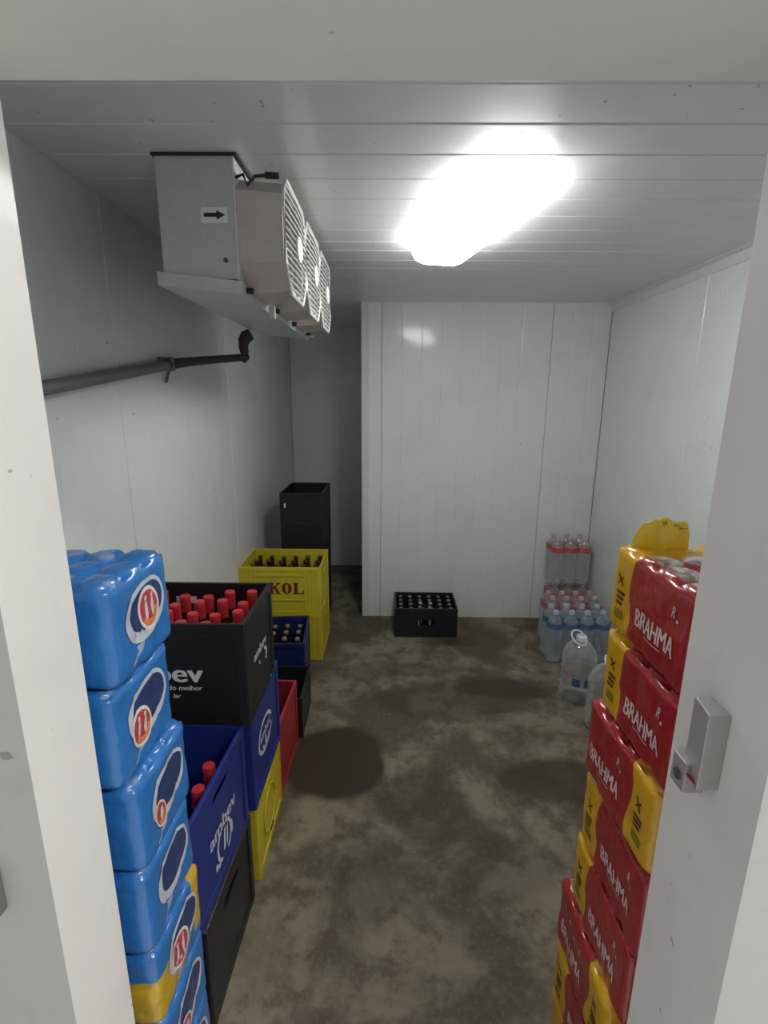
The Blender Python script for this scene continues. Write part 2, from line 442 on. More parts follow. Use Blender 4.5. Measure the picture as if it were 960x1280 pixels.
# keeper of the door latch on the doorway reveal, and a hinge piece on the outer face
k = empty('latch_keeper', (J_R, .505, 1.16))
tag(k, 'grey metal latch keeper screwed to the white doorway side beside the red packs', 'latch')
m = MB(); m.prism([(-.026, -.018), (0, -.018), (0, .020), (-.019, .020)], -.052, .047, 'z'); m.obj('keeper_body', M['grey_cast'], k, bevel=.002)
m = MB(); m.prism([(-.029, .000), (-.004, .000), (-.004, .030), (-.021, .032), (-.029, .026)], -.072, -.032, 'z'); m.obj('striker_nose', M['grey_cast'], k, bevel=.002)
m = MB(); m.lathe([(.0070, 0), (.0070, .006)], 16); o = m.obj('roller_hole', M['fandark'], k); o.rotation_euler = (0, -PI/2, 0); o.location = (-.0252, .012, -.054)
m = MB(); m.box(-.0275, -.024, .004, .020, -.040, -.036); m.obj('slot', M['rubber'], k)
m = MB(); m.box(-.0275, -.0245, -.015, .006, -.046, -.044); m.obj('red_line', M['cred'], k)
m = MB(); m.prism([(-.490, Y_OUT-.014), (-.4590, Y_OUT-.014), (-.4590, Y_OUT), (-.490, Y_OUT)], .942, 1.008, 'z')
tag(m.obj('hinge_plate', M['pipe'], bevel=.003), 'small dark grey hinge plate on the outer door frame at the picture edge', 'hinge')

# ------------------------------------------------------------------ ceiling lamp
lamp = empty('ceiling_lamp', (.255, 1.80, H), math.radians(12))
tag(lamp, 'glowing white fluorescent ceiling lamp under the white panel ceiling', 'lamp')
m = MB(); m.prism([(-.06, 0), (.06, 0), (.06, -.012), (-.06, -.012)], -.33, .33, 'y'); m.obj('housing', M['white_metal'], lamp)
m = MB(); m.prism([(-.100, -.0125), (.100, -.0125), (.112, -.034), (.098, -.058), (.06, -.072), (-.06, -.072), (-.098, -.058), (-.112, -.034)], -.34, .34, 'y')  # lit body made wide to stand in for the lamp's bloom
m.obj('diffuser', M['diffuser'], lamp, bevel=.008)

# ------------------------------------------------------------------ evaporator
UX0, UX1, UY0, UY1, UZ0, UZ1 = -.592, -.398, 1.375, 2.365, 1.832, 2.128
ev = empty('evaporator_unit', (-.495, 1.87, UZ1))
tag(ev, 'grey metal cold room evaporator with three fans hanging under the ceiling', 'cooling unit')
ev_off = Vector((.495, -1.87, -UZ1))
def evp(m, name, mat, **kw):
    m.v = [tuple(Vector(p)+ev_off) for p in m.v]; return m.obj(name, mat, ev, **kw)
m = MB(); m.box(UX0, UX1, UY0, UY1, UZ0+.012, UZ1); evp(m, 'casing', M['metal'], bevel=.003)
m = MB(); m.box(UX1, UX1+.004, UY0-.004, UY1+.004, UZ0+.006, UZ1-.004); evp(m, 'front_plate', M['metal_lit'])
m = MB(); m.prism([(UX0-.012, UZ0+.030), (UX0-.012, UZ0-.004), (UX1+.012, UZ0-.026), (UX1+.012, UZ0+.006), (UX1+.008, UZ0+.006), (UX1+.008, UZ0-.018), (UX0-.008, UZ0+.002), (UX0-.008, UZ0+.030)], UY0-.008, UY1+.03, 'y')
m.prism([(UX0-.012, UZ0+.028), (UX0-.012, UZ0-.004), (UX1+.012, UZ0-.026), (UX1+.012, UZ0+.006)], UY0-.012, UY0-.008, 'y')
evp(m, 'drip_tray', M['metal'])
m = MB(); m.box(UX0-.006, UX1+.012, UY0-.006, UY1+.006, UZ1-.001, UZ1+.004); evp(m, 'dark_gap_strip', M['rubber'])  # black strip standing in for the dark gap under the ceiling
m = MB(); m.box(UX1-.085, UX1-.018, UY0-.0025, UY0-.001, 1.976, 2.012); evp(m, 'arrow_sticker', M['sticker'])
st = ev.children[-1]
m = MB(); m.box(UX1-.078, UX1-.045, UY0-.0035, UY0-.0026, 1.990, 1.999)
m.prism([(UX1-.046, 1.984), (UX1-.024, 1.9945), (UX1-.046, 2.005)], UY0-.0035, UY0-.0026, 'y')
o = evp(m, 'arrow', M['ink']); o.parent = st
for (z, y) in ((1.90, UY0),):
    m = MB(); m.lathe([(.006, 0), (.006, .004)], 8); o = m.obj('screw', M['fandark'], ev); o.rotation_euler = (PI/2, 0, 0); o.location = Vector((UX1-.03, UY0, 1.89))+ev_off
ZC = 1.962
def octa(y0, y1, z0, z1, c):
    return [(y0, z0+c), (y0+c, z0), (y1-c, z0), (y1, z0+c), (y1, z1-c*.55), (y1-c*.55, z1), (y0+c*.55, z1), (y0, z1-c*.55)]
XG = -.268
for i in range(3):
    y0 = UY0+.002+i*.318; y1 = y0+.296; z0, z1 = 1.822, 2.088; yc = (y0+y1)/2; zc = (z0+z1)/2
    m = MB()
    p0 = octa(y0, y1, z0, z1, .062); p1 = octa(y0+.006, y1-.006, z0+.008, z1-.008, .060)
    n = 8; vs = [(UX1+.004, *p) for p in p0] + [(XG-.012, *p) for p in p1] + [(XG-.012, yc+(p[0]-yc)*.90, zc+(p[1]-zc)*.90) for p in p1] + [(UX1+.006, yc+(p[0]-yc)*.90, zc+(p[1]-zc)*.90) for p in p0]
    fs = [(r*n+k, r*n+(k+1) % n, (r+1)*n+(k+1) % n, (r+1)*n+k) for r in range(3) for k in range(n)] + [tuple(range(3*n, 4*n))]
    m.add(vs, fs); sh = evp(m, 'fan_shroud', M['cream'])
    # wire guard: frame, horizontal bars, hub
    m = MB(); pf = [(XG-.006, *p) for p in octa(y0, y1, z0, z1, .062)]
    m.tube(pf, .0055, 6, closed=True)
    nb = 15
    for b in range(nb):
        z = z0+.016+(z1-z0-.03)*b/(nb-1)
        c = .062
        ins = max(0, c-(z-z0)) if z-z0 < c else max(0, c*.55-(z1-z)) if z1-z < c*.55 else 0
        m.tube([(XG-.004, y0+ins, z), (XG, yc, z), (XG-.004, y1-ins, z)], .0028, 5)
    for yy in (yc-.075, yc, yc+.075): m.tube([(XG-.006, yy, z0+.004), (XG-.006, yy, z1-.004)], .003, 5)
    g = evp(m, 'fan_guard', M['guard']); g.parent = sh
    m = MB(); m.lathe([(.034, 0), (.034, .006), (.026, .009)], 18)
    o = m.obj('guard_badge', M['badge'], sh); o.rotation_euler = (0, PI/2, 0); o.location = Vector((XG+.001, yc, zc))+ev_off
    m = MB(); m.lathe([(.030, 0), (.030, .05), (.018, .056)], 16)
    for b in range(5):
        a = 2*PI*b/5
        c0, s0 = math.cos(a), math.sin(a); c1, s1 = math.cos(a+.75), math.sin(a+.75)
        P = [(c0*.028, s0*.028, .012), (c1*.028, s1*.028, .034), (c1*.112, s1*.112, .040), (c0*.112, s0*.112, .010)]
        m.add(P+[(x, y, z+.002) for x, y, z in P], [(0, 1, 2, 3), (7, 6, 5, 4), (0, 4, 5, 1), (1, 5, 6, 2), (2, 6, 7, 3), (3, 7, 4, 0)])
    o = m.obj('fan_blades', M['fandark'], sh); o.rotation_euler = (0, PI/2, 0); o.location = Vector((UX1+.02, yc, zc))+ev_off
m = MB(); m.tube([(UX1+.006, UY0+.006, 2.082), (UX1+.02, UY0+.02, 2.094), (UX1+.032, UY0+.01, 2.066), (UX1+.05, UY0+.02, 2.090), (UX1+.07, UY0+.012, 2.088), (UX1+.085, UY0+.014, 2.089)], .004, 6)
m.tube([(UX1+.078, UY0+.012, 2.089), (UX1+.112, UY0+.014, 2.088)], .008, 8); evp(m, 'fan_cable', M['rubber'], smooth=1.0)
for (y, dz) in ((UY0+.03, .012), (1.72, 0), (2.02, -.002), (UY1-.02, -.004)):
    m = MB(); m.tube([(UX1+.012, y, UZ0-.008), (UX1+.030, y, UZ0-.010)], .008, 8); evp(m, 'tray_bolt', M['rubber'])
m = MB(); m.box(UX1+.013, UX1+.028, 1.655, 1.668, 1.79, 1.83); evp(m, 'bracket', M['guard'])
m = MB(); m.box(UX1+.004, UX1+.05, 2.30, 2.312, 1.806, 1.814); evp(m, 'bracket', M['guard'])

# drain pipe along the side wall
dp = empty('drain_pipe', (-.835, 1.2, 1.56))
tag(dp, 'grey drain pipe sloping along the wall below the evaporator unit', 'pipe')
off = Vector((.835, -1.2, -1.56))
def dpp(m, name, mat, **kw):
    m.v = [tuple(Vector(p)+off) for p in m.v]; return m.obj(name, mat, dp, **kw)
m = MB(); m.tube([(-.838, .60, 1.478), (-.838, 1.22, 1.566), (-.838, 1.93, 1.664)], .0185, 12); dpp(m, 'pipe', M['pipe'], smooth=1.0)
m = MB(); m.tube([(-.838, 1.90, 1.662), (-.800, 2.05, 1.684), (-.655, 2.26, 1.716), (-.640, 2.28, 1.718)], [.020, .017, .015, .015], 12); dpp(m, 'insulated_pipe', M['foam'], smooth=1.0)
m = MB(); m.tube([(-.656, 2.26, 1.700), (-.650, 2.265, 1.715), (-.648, 2.268, 1.735), (-.650, 2.262, 1.760), (-.645, 2.255, 1.785), (-.632, 2.25, 1.803), (-.612, 2.25, 1.812)], [.016, .018, .019, .021, .025, .028, .024], 12); dpp(m, 'elbow', M['foam'], smooth=1.0)
m = MB(); m.box(-.8735, -.815, 1.905, 1.925, 1.640, 1.690); dpp(m, 'pipe_clip', M['pipe'], bevel=.004)
m = MB(); m.tube([(-.864, 1.945, 1.60), (-.862, 1.96, 1.63), (-.845, 1.95, 1.65)], .006, 6); dpp(m, 'pipe_shadow_mark', M['pipe'])  # thin dark tube standing in for the shadow mark below the pipe

# ------------------------------------------------------------------ shrink-wrapped can packs
class Pack:
    def __init__(s, lx, ly, h, ncx, ncy, seed, amp=.0040, R=.018):
        s.hx, s.hy, s.h, s.nx, s.ny, s.seed, s.amp, s.R = lx/2, ly/2, h, ncx, ncy, seed, amp, R
    def surf(s, p, off=0.0):
        """p on the box surface (z measured from the middle) -> wrapped surface point"""
        hv = (s.hx, s.hy, s.h/2); R = s.R; Rz = s.R*.62
        q = Vector((max(-hv[0]+R, min(hv[0]-R, p[0])), max(-hv[1]+R, min(hv[1]-R, p[1])), max(-hv[2]+Rz, min(hv[2]-Rz, p[2]))))
        d = Vector(p)-q; e = Vector((d.x/R, d.y/R, d.z/Rz)); l = max(e.length, 1e-6); e /= l
        P = q + Vector((e.x*R, e.y*R, e.z*Rz)); n = e.normalized()
        side = max(abs(n.x), abs(n.y)); fx = abs(n.x); fy = abs(n.y)
        def valley(t, cnt, half):
            u = (t+half)/(2*half)*cnt; f = (u-math.floor(u))*2-1
            return 1-math.sqrt(max(0, 1-f*f*.98))
        d = 0.0
        if side > .5:
            zf = .45+.55*min(1, abs(P.z)/(s.h/2))
            if fy > fx: d -= s.amp*valley(P.x, s.nx, s.hx)*zf*fy
            else: d -= s.amp*valley(P.y, s.ny, s.hy)*zf*fx
        if n.z > .3:
            rx = 2*s.hx/s.nx; ry = 2*s.hy/s.ny
            ux = ((P.x+s.hx)/rx) % 1-.5; uy = ((P.y+s.hy)/ry) % 1-.5
            rho = math.hypot(ux, uy)*2
            t = max(0, min(1, (rho-.72)/.45)); d -= .012*t*t*(3-2*t)*n.z
        sd = Vector((s.seed*3.7, s.seed*1.3, s.seed*7.1))
        d += .0030*noise.noise(P*16+sd) + .0012*noise.noise(P*50+sd)
        return P + n*(d+off) + Vector((0, 0, s.h/2))
    def mesh(s, name, mat, N=36):
        hv = (s.hx, s.hy, s.h/2); m = MB(); idx = {}
        ns = [max(10, int(v*2/.0068)) for v in hv]
        def vert(p):
            key = tuple(round(c, 6) for c in p)
            if key not in idx: idx[key] = len(m.v); m.v.append(tuple(s.surf(p)))
            return idx[key]
        for ax in range(3):
            a, b = [(1, 2), (2, 0), (0, 1)][ax]
            for sg in (-1, 1):
                for i in range(ns[a]):
                    for j in range(ns[b]):
                        q = []
                        for di, dj in ((0, 0), (1, 0), (1, 1), (0, 1)):
                            p = [0, 0, 0]; p[ax] = sg*hv[ax]; p[a] = hv[a]*(2*(i+di)/ns[a]-1); p[b] = hv[b]*(2*(j+dj)/ns[b]-1)
                            q.append(vert(p))
                        m.f.append(tuple(q) if sg > 0 else tuple(q[::-1])); m.m.append(0)
        return m.mesh(name, mat, smooth=3.0)
    def face(s, side, off=.0008):
        step = .00022
        def fn(u, v, mi=0):
            o = off+step*mi
            if side == '-y': return s.surf((u, -s.hy, v), o)
            if side == '+x': return s.surf((s.hx, u, v), o)
            if side == '-x': return s.surf((-s.hx, -u, v), o)
            return s.surf((-u, s.hy, v), o)
        return fn

BH = .1625; BLX, BLY = .235, .182
blue_labels = ['topmost blue can pack of the tall blue stack beside the doorway',
 'second blue can pack from the top of the tall blue stack',
 'third blue can pack from the top of the tall blue stack',
 'fourth blue can pack from the top, just above the yellow-marked one',
 'blue can pack with a yellow lower band, fifth from the top of its stack',
 'sixth blue can pack from the top, under the yellow-banded one',
 'seventh blue can pack from the top of its stack, just below the picture edge',
 'lowest blue can pack of the tall stack, standing on the floor']
# badge variant per layer: (u, v, a, b, kind)
badge = [(.012, .006, .026, .030, 1), (-.022, -.016, .024, .028, 1), (-.030, -.020, .014, .022, 2), None, (-.014, -.006, .026, .028, 3), (-.022, -.024, .018, .022, 2), None, None]
offs = [(0, .002), (-.010, -.004), (.004, .004), (.0, .0), (.003, .004), (.002, .0), (.0, .002), (0, 0)]
BX, BY = -.380-BLX/2, .615+BLY/2
for i in range(7, -1, -1):
    z = BH*(7-i); dx, dy = offs[i]
    pk = Pack(BLX, BLY, BH-.003, 4, 3, 11+i)
    me = pk.mesh('can_pack', M['blueyellow'] if i == 4 else M['bluewrap'])
    o = link('can_pack', me, None, (BX+dx, BY+dy, z)); o.rotation_euler = (0, 0, math.radians(random.uniform(-1.2, 1.2)))
    tag(o, blue_labels[i], 'can pack', 'blue can packs stacked beside the doorway')
    if i <= 6:
        d = D2(); mats = [M['p_streak'], M['p_white'], M['p_navy'], M['p_cream'], M['p_red'], M['p_orange'], M['p_white']]
        tl = math.radians(12); c = (.004, .008)
        d.ring(c[0], c[1], .060, .045, .049, .033, 1, 44, tilt=tl, du=.004, dv=.003, p=2.3)
        d.disc(c[0]+.005, c[1]+.003, .049, .033, 2, 36, tilt=tl, p=2.2)
        d.poly([(-.030, -.040), (-.010, -.037), (-.016, -.050), (-.046, -.066), (-.050, -.062), (-.028, -.050)], 0)  # pale reflective streak under the ring, its sheen painted as flat colour
        b = badge[i]
        if b:
            u, v, a, bb, kd = b
            d.disc(u, v, a*1.2, bb*1.22, 3, 30, tilt=.25)
            d.disc(u, v, a, bb, 4, 30, tilt=.25)
            if kd != 3: d.ring(u, v, a*.96, bb*.96, a*.6, bb*.62, 5, 20, t0=PI*1.12, t1=PI*1.88, tilt=.25)
            if kd in (1, 3):
                for q in (-.36, .36):
                    d.disc(u+a*q, v-.02*bb, a*.17, bb*.52, 6, 16, tilt=-.10)
                    d.disc(u+a*(q+.05), v+.62*bb, a*.15, bb*.15, 6, 12)
            else:
                d.disc(u+a*.1, v, a*.35, bb*.55, 6, 16, tilt=-.2)
        if i in (0, 4):
            for q in range(3): d.rect(c[0]-.036+q*.012, c[0]-.030+q*.012, -.024-q*.002, -.017-q*.002, 6)
        d.place('oval_emblem', mats, pk.face('+x'), o, grid=.006)
    if i == 0:
        d = D2(); d.poly([(-.060, .032), (-.056, .032), (-.053, .022), (-.057, .020)], 0); d.poly([(-.058, .028), (-.050, .032), (-.050, .028), (-.057, .024)], 0)
        d.place('small_print', [M['p_white']], pk.face('-y'), o, grid=.006)
    if i == 4:
        d = D2(); d.disc(.035, -.030, .034, .030, 0, 24); d.disc(.03, -.035, .010, .012, 1, 12)
        d.place('gold_print', [M['p_gold'], M['p_olive']], pk.face('-y'), o, grid=.006)

RLX, RLY = .20, .262
red_h = [.1655, .1655, .1655, .1655, .1655, .1655, .151, .151]
M['redwrap'] = red_wrap(.165); M['redwrap_low'] = red_wrap(.150)
red_labels = ['topmost red can pack of its stack, a yellow flap standing on it',
 'second red can pack from the top of the tall red stack',
 'third red can pack from the top, red at its far corner',
 'fourth red can pack from the top, upper of the middle pair with yellow far ends',
 'fifth red can pack from the top, lower of the middle pair with yellow far ends',
 'sixth red can pack from the top of its stack, yellow end towards the doorway',
 'seventh red can pack from the top of the red stack, with a yellow far end',
 'lowest red can pack of the tall red stack, standing on the floor']
rx = [.420, .420, .414, .418, .416, .408, .410, .410]
ry = [.622, .618, .640, .632, .640, .672, .664, .664]
z = 0.0
for i in range(7, -1, -1):
    hh = red_h[i]; flip = i in (2, 5)
    pk = Pack(RLX, RLY, hh-.003, 3, 4, 41+i, R=.017)
    me = pk.mesh('can_pack', M['redwrap'] if i < 6 else M['redwrap_low'])
    o = link('can_pack', me, None, (rx[i]+RLX/2, ry[i]+RLY/2, z))
    o.rotation_euler = (0, 0, (PI if flip else 0)+math.radians(random.uniform(-1.0, 1.0)))
    tag(o, red_labels[i], 'can pack', 'red can packs stacked beside the doorway')
    sd = '+x' if flip else '-x'
    # face coordinate u runs to the reader's right; the yellow end is at local +y
    us = 1 if flip else -1                     # sign of local y along u
    uc = -.036*us                              # middle of the red zone
    if i < 7:
        d = D2(); d.text('BRAHMA', uc-.004, -.020, .114, .031, 0, fat=.0013)
        d.place('lettering', [M['p_lett'], M['p_white']], pk.face(sd), o, grid=.006)
        d = D2(); d.text('R', uc+.040, .034, .010, .018, 0, shear=.3, fat=.0006); d.disc(uc+.051, .023, .003, .003, 0, 10)
        d.place('printed_mark', [M['p_lett']], pk.face(sd), o, grid=.006)
        d = D2(); d.rect(uc-.030, uc+.020, -.0425, -.0410, 0)
        d.place('small_print', [M['p_lett']], pk.face(sd), o, grid=.006)
        if i != 5 or True:
            d = D2(); ue = .088*us
            d.poly([(ue-.012, .030), (ue-.008, .032), (ue+.008, .012), (ue+.004, .010)], 0)
            d.poly([(ue+.006, .030), (ue+.009, .028), (ue-.008, .012), (ue-.011, .014)], 0)
            for q in range(3): d.rect(ue-.013, ue+.014-.003*q, -.006-q*.010, .000-q*.010, 0)
            d.rect(ue-.014, ue+.014, -.052, -.036, 1)
            d.place('product_panel', [M['p_brown'], M['p_olive']], pk.face(sd), o, grid=.006)
    if i == 5:
        for q in range(3):
            d = D2(); d.text('A8R'[q], -.085+q*.03, .045-.008*q, .010, .012, 0)
            d.place('small_print', [M['p_lett']], pk.face(sd), o, grid=.006)
    if i == 0:
        # loose yellow plastic folded up at the far end
        m = MB(); NX, NZ = 16, 10; pts = []
        def flap(u, v):
            wdt = .088*(1-.10*v-.42*max(0, v-.62)**1.0) + .012*(1-v)**4
            x = -.034 + u*wdt*.56; h = .062*v - .010*max(0, abs(u)-.55)*v
            y = .106 - .012*v + .007*math.sin(u*5+1)*v + .010*(1-u*u)*v
            return Vector((x, y, .150+h + .003*math.sin(u*9)*v))
        vs = []
        for sgn in (0, 1):
            for j in range(NZ+1):
                for q in range(NX+1):
                    u = -1+2*q/NX; v = j/NZ; p = flap(u, v)
                    p.y += (1 if sgn else -1)*(.002+.011*(1-u*u)*(1-v**4)); vs.append(p)
        W = NX+1; B = W*(NZ+1); fs = []
        for sgn in (0, 1):
            for j in range(NZ):
                for q in range(NX):
                    a = sgn*B+j*W+q; f = (a, a+1, a+W+1, a+W); fs.append(f if sgn == 0 else f[::-1])
        for q in range(NX): a = NZ*W+q; fs.append((a, a+1, B+a+1, B+a))
        for j in range(NZ):
            a = j*W; fs.append((a, a+W, B+a+W, B+a)); a = j*W+NX; fs.append((a+W, a, B+a, B+a+W))
        m.add(vs, fs)
        yf = NT('yellow_pack_film'); yf.base(yf.mix(yf.noise(18, 3), (.70, .48, .02), (.82, .62, .04))); yf.set(Roughness=.32, Coat_Weight=.5); yf.bump(yf.noise(40, 4, .6, dist=1), .4, .006)
        fl = m.obj('yellow_flap', yf.m, o, smooth=2.5)
        d = D2(); d.text('20', .004, .87, .010, .10, 0); d.text('K', .026, .90, .010, .07, 0); d.text('An', .034, .84, .016, .06, 0)
        d.place('flap_print', [M['p_brown']], lambda u, v, mi=0: flap(u/.05, v)+Vector((0, -.0135+.010*(v**4)-.0012, 0)), fl, grid=.01)
    z += hh

# ------------------------------------------------------------------ crates
def wall_holes(m, w, h, t, hole, place, mi=0):
    """plate w x h, thickness t, with one rounded hole (u, v, a, b). place(u, v, d)"""
    if not hole:
        vs = [(-w/2, 0), (w/2, 0), (w/2, h), (-w/2, h)]
        m.add([place(u, v, 0) for u, v in vs]+[place(u, v, t) for u, v in vs], [(0, 1, 2, 3), (7, 6, 5, 4), (0, 4, 5, 1), (1, 5, 6, 2), (2, 6, 7, 3), (3, 7, 4, 0)], mi); return
    hu, hv, a, b = hole
    ang = sorted(set([round(2*PI*k/24, 6) for k in range(24)] + [round(math.atan2(cv-hv, cu-hu) % (2*PI), 6) for cu in (-w/2, w/2) for cv in (0, h)]))
    n = len(ang); O = []; I = []
    for t_ in ang:
        c, s = math.cos(t_), math.sin(t_)
        ks = []
        if c > 1e-9: ks.append((w/2-hu)/c)
        if c < -1e-9: ks.append((-w/2-hu)/c)
        if s > 1e-9: ks.append((h-hv)/s)
        if s < -1e-9: ks.append((-hv)/s)
        kk = min(ks); O.append((hu+c*kk, hv+s*kk))
        r = (abs(c/a)**5+abs(s/b)**5)**(-1/5); I.append((hu+c*r, hv+s*r))
    vs = [place(*p, 0) for p in O]+[place(*p, 0) for p in I]+[place(*p, t) for p in O]+[place(*p, t) for p in I]
    fs = []
    for i in range(n):
        j = (i+1) % n
        fs += [(i, j, n+j, n+i), (2*n+j, 2*n+i, 3*n+i, 3*n+j), (n+i, n+j, 3*n+j, 3*n+i), (j, i, 2*n+i, 2*n+j)]
    m.add(vs, fs, mi)

def crate(label, L, D, Hc, mat, loc, rz=0.0, div=None, rib=False, slot_front=None, slot_side=None, group=None, taper=.0, kind='beer_crate', divmat=None):
    root = empty(kind, loc, rz); tag(root, label, 'crate', group)
    t = .006; ix = L/2-.004; iy = D/2-.004
    m = MB()
    wall_holes(m, 2*ix, Hc-.004, t, slot_front, lambda u, v, d: (u, -iy+d, v+.002))
    wall_holes(m, 2*ix, Hc-.004, t, slot_front, lambda u, v, d: (-u, iy-d, v+.002))
    wall_holes(m, 2*iy-2*t, Hc-.004, t, slot_side, lambda u, v, d: (ix-d, u, v+.002))
    wall_holes(m, 2*iy-2*t, Hc-.004, t, slot_side, lambda u, v, d: (-ix+d, -u, v+.002))
    m.box(-ix+t, ix-t, -iy+t, iy-t, .004, .012)
    # corner posts and bottom band
    for sx in (-1, 1):
        for sy in (-1, 1):
            m.prism([(sx*L/2, sy*(D/2-.028)), (sx*L/2, sy*(D/2-.004)), (sx*(L/2-.004), sy*D/2), (sx*(L/2-.028), sy*D/2), (sx*(L/2-.028), sy*(iy-.001)), (sx*(ix-.001), sy*(iy-.001)), (sx*(ix-.001), sy*(D/2-.028))], 0, Hc-.022, 'z')
    m.obj('body', mat, root)
    m = MB()
    for z0, z1, g in ((Hc-.024, Hc, 0.0),):
        m.box(-L/2, L/2, -D/2, -iy+t+.001, z0, z1); m.box(-L/2, L/2, iy-t-.001, D/2, z0, z1)
        m.box(-L/2, -ix+t+.001, -iy+t, iy-t, z0, z1); m.box(ix-t-.001, L/2, -iy+t, iy-t, z0, z1)
    m.obj('rim', mat, root, bevel=.0025)
    m = MB()
    m.box(-L/2+.004, L/2-.004, -D/2+.001, -iy, 0, .020); m.box(-L/2+.004, L/2-.004, iy, D/2-.001, 0, .020)
    m.box(-L/2+.001, -ix, -D/2+.004, D/2-.004, 0, .020); m.box(ix, L/2-.001, -D/2+.004, D/2-.004, 0, .020)
    m.obj('base_band', mat, root)
    if rib:
        for sx in (-1, 1):
            for k in range(3):
                x = sx*(L/2-.050-.022*k); m = MB(); m.box(x-.004, x+.004, -D/2+.0005, -iy, .022, Hc-.026)
                m.obj('rib', mat, root)
    if div:
        nx, ny, hd = div; m = MB(); a = ix-t; b = iy-t
        for k in range(1, nx): m.box(-a+2*a*k/nx-.0015, -a+2*a*k/nx+.0015, -b, b, .012, hd)
        for k in range(1, ny): m.box(-a, a, -b+2*b*k/ny-.0015, -b+2*b*k/ny+.0015, .012, hd)
        m.obj('divider_grid', divmat or mat, root)
    return root

def onface(root, L, D, side, out=.0008):
    def fn(u, v, mi=0):
        o = out+.0003*mi
        return Vector((u, -D/2+.004-o, v)) if side == '-y' else Vector((L/2-.004+o, u, v))
    return fn

def bottle_proto(name, h, r, glass, cap, foil):
    m = MB()
    m.lathe([(r*.88, .0), (r, .006), (r, h*.52), (r*.93, h*.58), (r*.55, h*.70), (r*.42, h*.78), (r*.37, h*.97), (r*.37, h*.985)], 14)
    me = m.mesh(name, M[glass], smooth=.9)
    m = MB(); rc = .0163 if foil else .0142
    if foil: m.lathe([(r*.52, h*.80), (r*.50, h*.90), (rc, h*.925), (rc+.0008, h*.985), (rc-.001, h*1.0), (rc*.5, h*1.003)], 14)
    else:
        rc = max(rc, r*.46); m.lathe([(rc, h*.945), (rc, h*.985), (rc*.85, h*1.0), (rc*.4, h*1.003)], 14)
    mc = m.mesh('cap', M[cap], smooth=.7)
    return me, mc
PROTO = {}
def bottle(kind, loc, label, group, tilt=(0, 0)):
    h, r, glass, cap, foil = kind
    if kind not in PROTO:
        me, mc = bottle_proto('beer_bottle', *kind)
        b = link('beer_bottle', me); link('cap', mc, b); PROTO[kind] = b
        o = b; o.location = loc
    else: o = copy_tree(PROTO[kind], loc)
    o.rotation_euler = (tilt[0], tilt[1], random.uniform(0, 6))
    tag(o, label, 'bottle', group); return o

CX = -.405   # common plane of the crates' aisle side
# front column: dark crate on the floor, blue crate on it
CL, CD, CHH = .46, .345, .312
crate('dark near-black crate on the floor under the blue crate with white emblem', CL, CD, CHH, M['cblack'], (-.419-CL/2, .905+CD/2, 0), math.radians(-1.5), slot_front=(0, .22, .06, .016), slot_side=(0, .235, .055, .015))
bA = crate('blue open crate with white lettering holding a few red-capped bottles', CL, CD, CHH, M['cblue'], (-.424-CL/2, .905+CD/2, .312), math.radians(-3.0), slot_front=(0, .235, .06, .016), slot_side=(0, .252, .055, .013))
d = D2(); d.text('ambev', .0, .158, .165, .040, 0, fat=.0016)
d.place('lettering', [M['pale_ink']], onface(bA, CL, CD, '+x'), bA)
d = D2()
for s in (-1, 1): d.ring(s*.018, .096, .030, .046, .020, .036, 0, 20, t0=(PI*.5 if s < 0 else -PI*.5), t1=(PI*1.5 if s < 0 else PI*.5))
d.poly([(-.010, .070), (.002, .066), (.010, .130), (.0, .128)], 0); d.poly([(.010, .068), (.020, .070), (.026, .124), (.018, .124)], 0)
d.disc(-.055, .064, .008, .010, 0, 12); d.disc(-.040, .056, .010, .007, 0, 12); d.disc(.05, .09, .006, .022, 0, 12)
d.place('printed_emblem', [M['pale_ink']], onface(bA, CL, CD, '+x'), bA)
R7 = (.275, .032, 'brown_glass', 'redcap', True)
for k, (y, lab) in enumerate(((.952, 'nearest'), (1.030, 'middle'), (1.108, 'farthest'))):
    bottle(R7, (-.480+.007*k, y, .326), 'brown bottle with red foil top in the blue crate, %s of its three' % lab, 'red-topped bottles in the blue crate', (0, .055 if k == 0 else .02))

# second column: yellow crate, blue crate, black lettered crate
yA = crate('yellow crate with an embossed oval on the floor under the blue crate', CL, CD, .300, M['cyellow'], (-.412-CL/2, 1.292+CD/2, 0), math.radians(.6), slot_side=(-.01, .248, .050, .012), slot_front=(0, .24, .05, .014))
d = D2(); d.ring(-.01, .135, .082, .078, .074, .070, 0, 40, p=2.2)
d.disc(.0, .045, .022, .008, 1, 14)
me = d.place('embossed_oval', [M['cyellow_worn'], M['rubber']], onface(yA, CL, CD, '+x', .0015), yA)
sol = me.modifiers.new('s', 'SOLIDIFY'); sol.thickness = .003; sol.offset = 1
bB = crate('blue crate with a white oval emblem under the black lettered crate', CL, CD, .318, M['cblue'], (-.402-CL/2, 1.268+CD/2, .300), 0, slot_front=(0, .26, .06, .014))
d = D2(); d.ring(-.02, .165, .086, .060, .072, .047, 0, 44, t0=.2, t1=2*PI-.25)
d.place('oval_emblem', [M['pale_ink']], onface(bB, CL, CD, '+x'), bB)
d = D2(); d.text('ambev', -.02, .176, .124, .030, 0, fat=.0012)
d.place('lettering', [M['pale_ink']], onface(bB, CL, CD, '+x'), bB)
d = D2(); d.ring(-.02, .150, .045, .036, .034, .027, 0, 24, t0=PI*1.1, t1=PI*1.9); d.disc(-.018, .138, .010, .016, 0, 14)
d.place('printed_mark', [M['pale_ink']], onface(bB, CL, CD, '+x'), bB)
KL, KD, KH = .46, .315, .322
bK = crate('black crate with white lettering packed with red-capped bottles', KL, KD, KH, M['cblack'], (-.396-KL/2, 1.236+KD/2, .618), 0, slot_side=None)
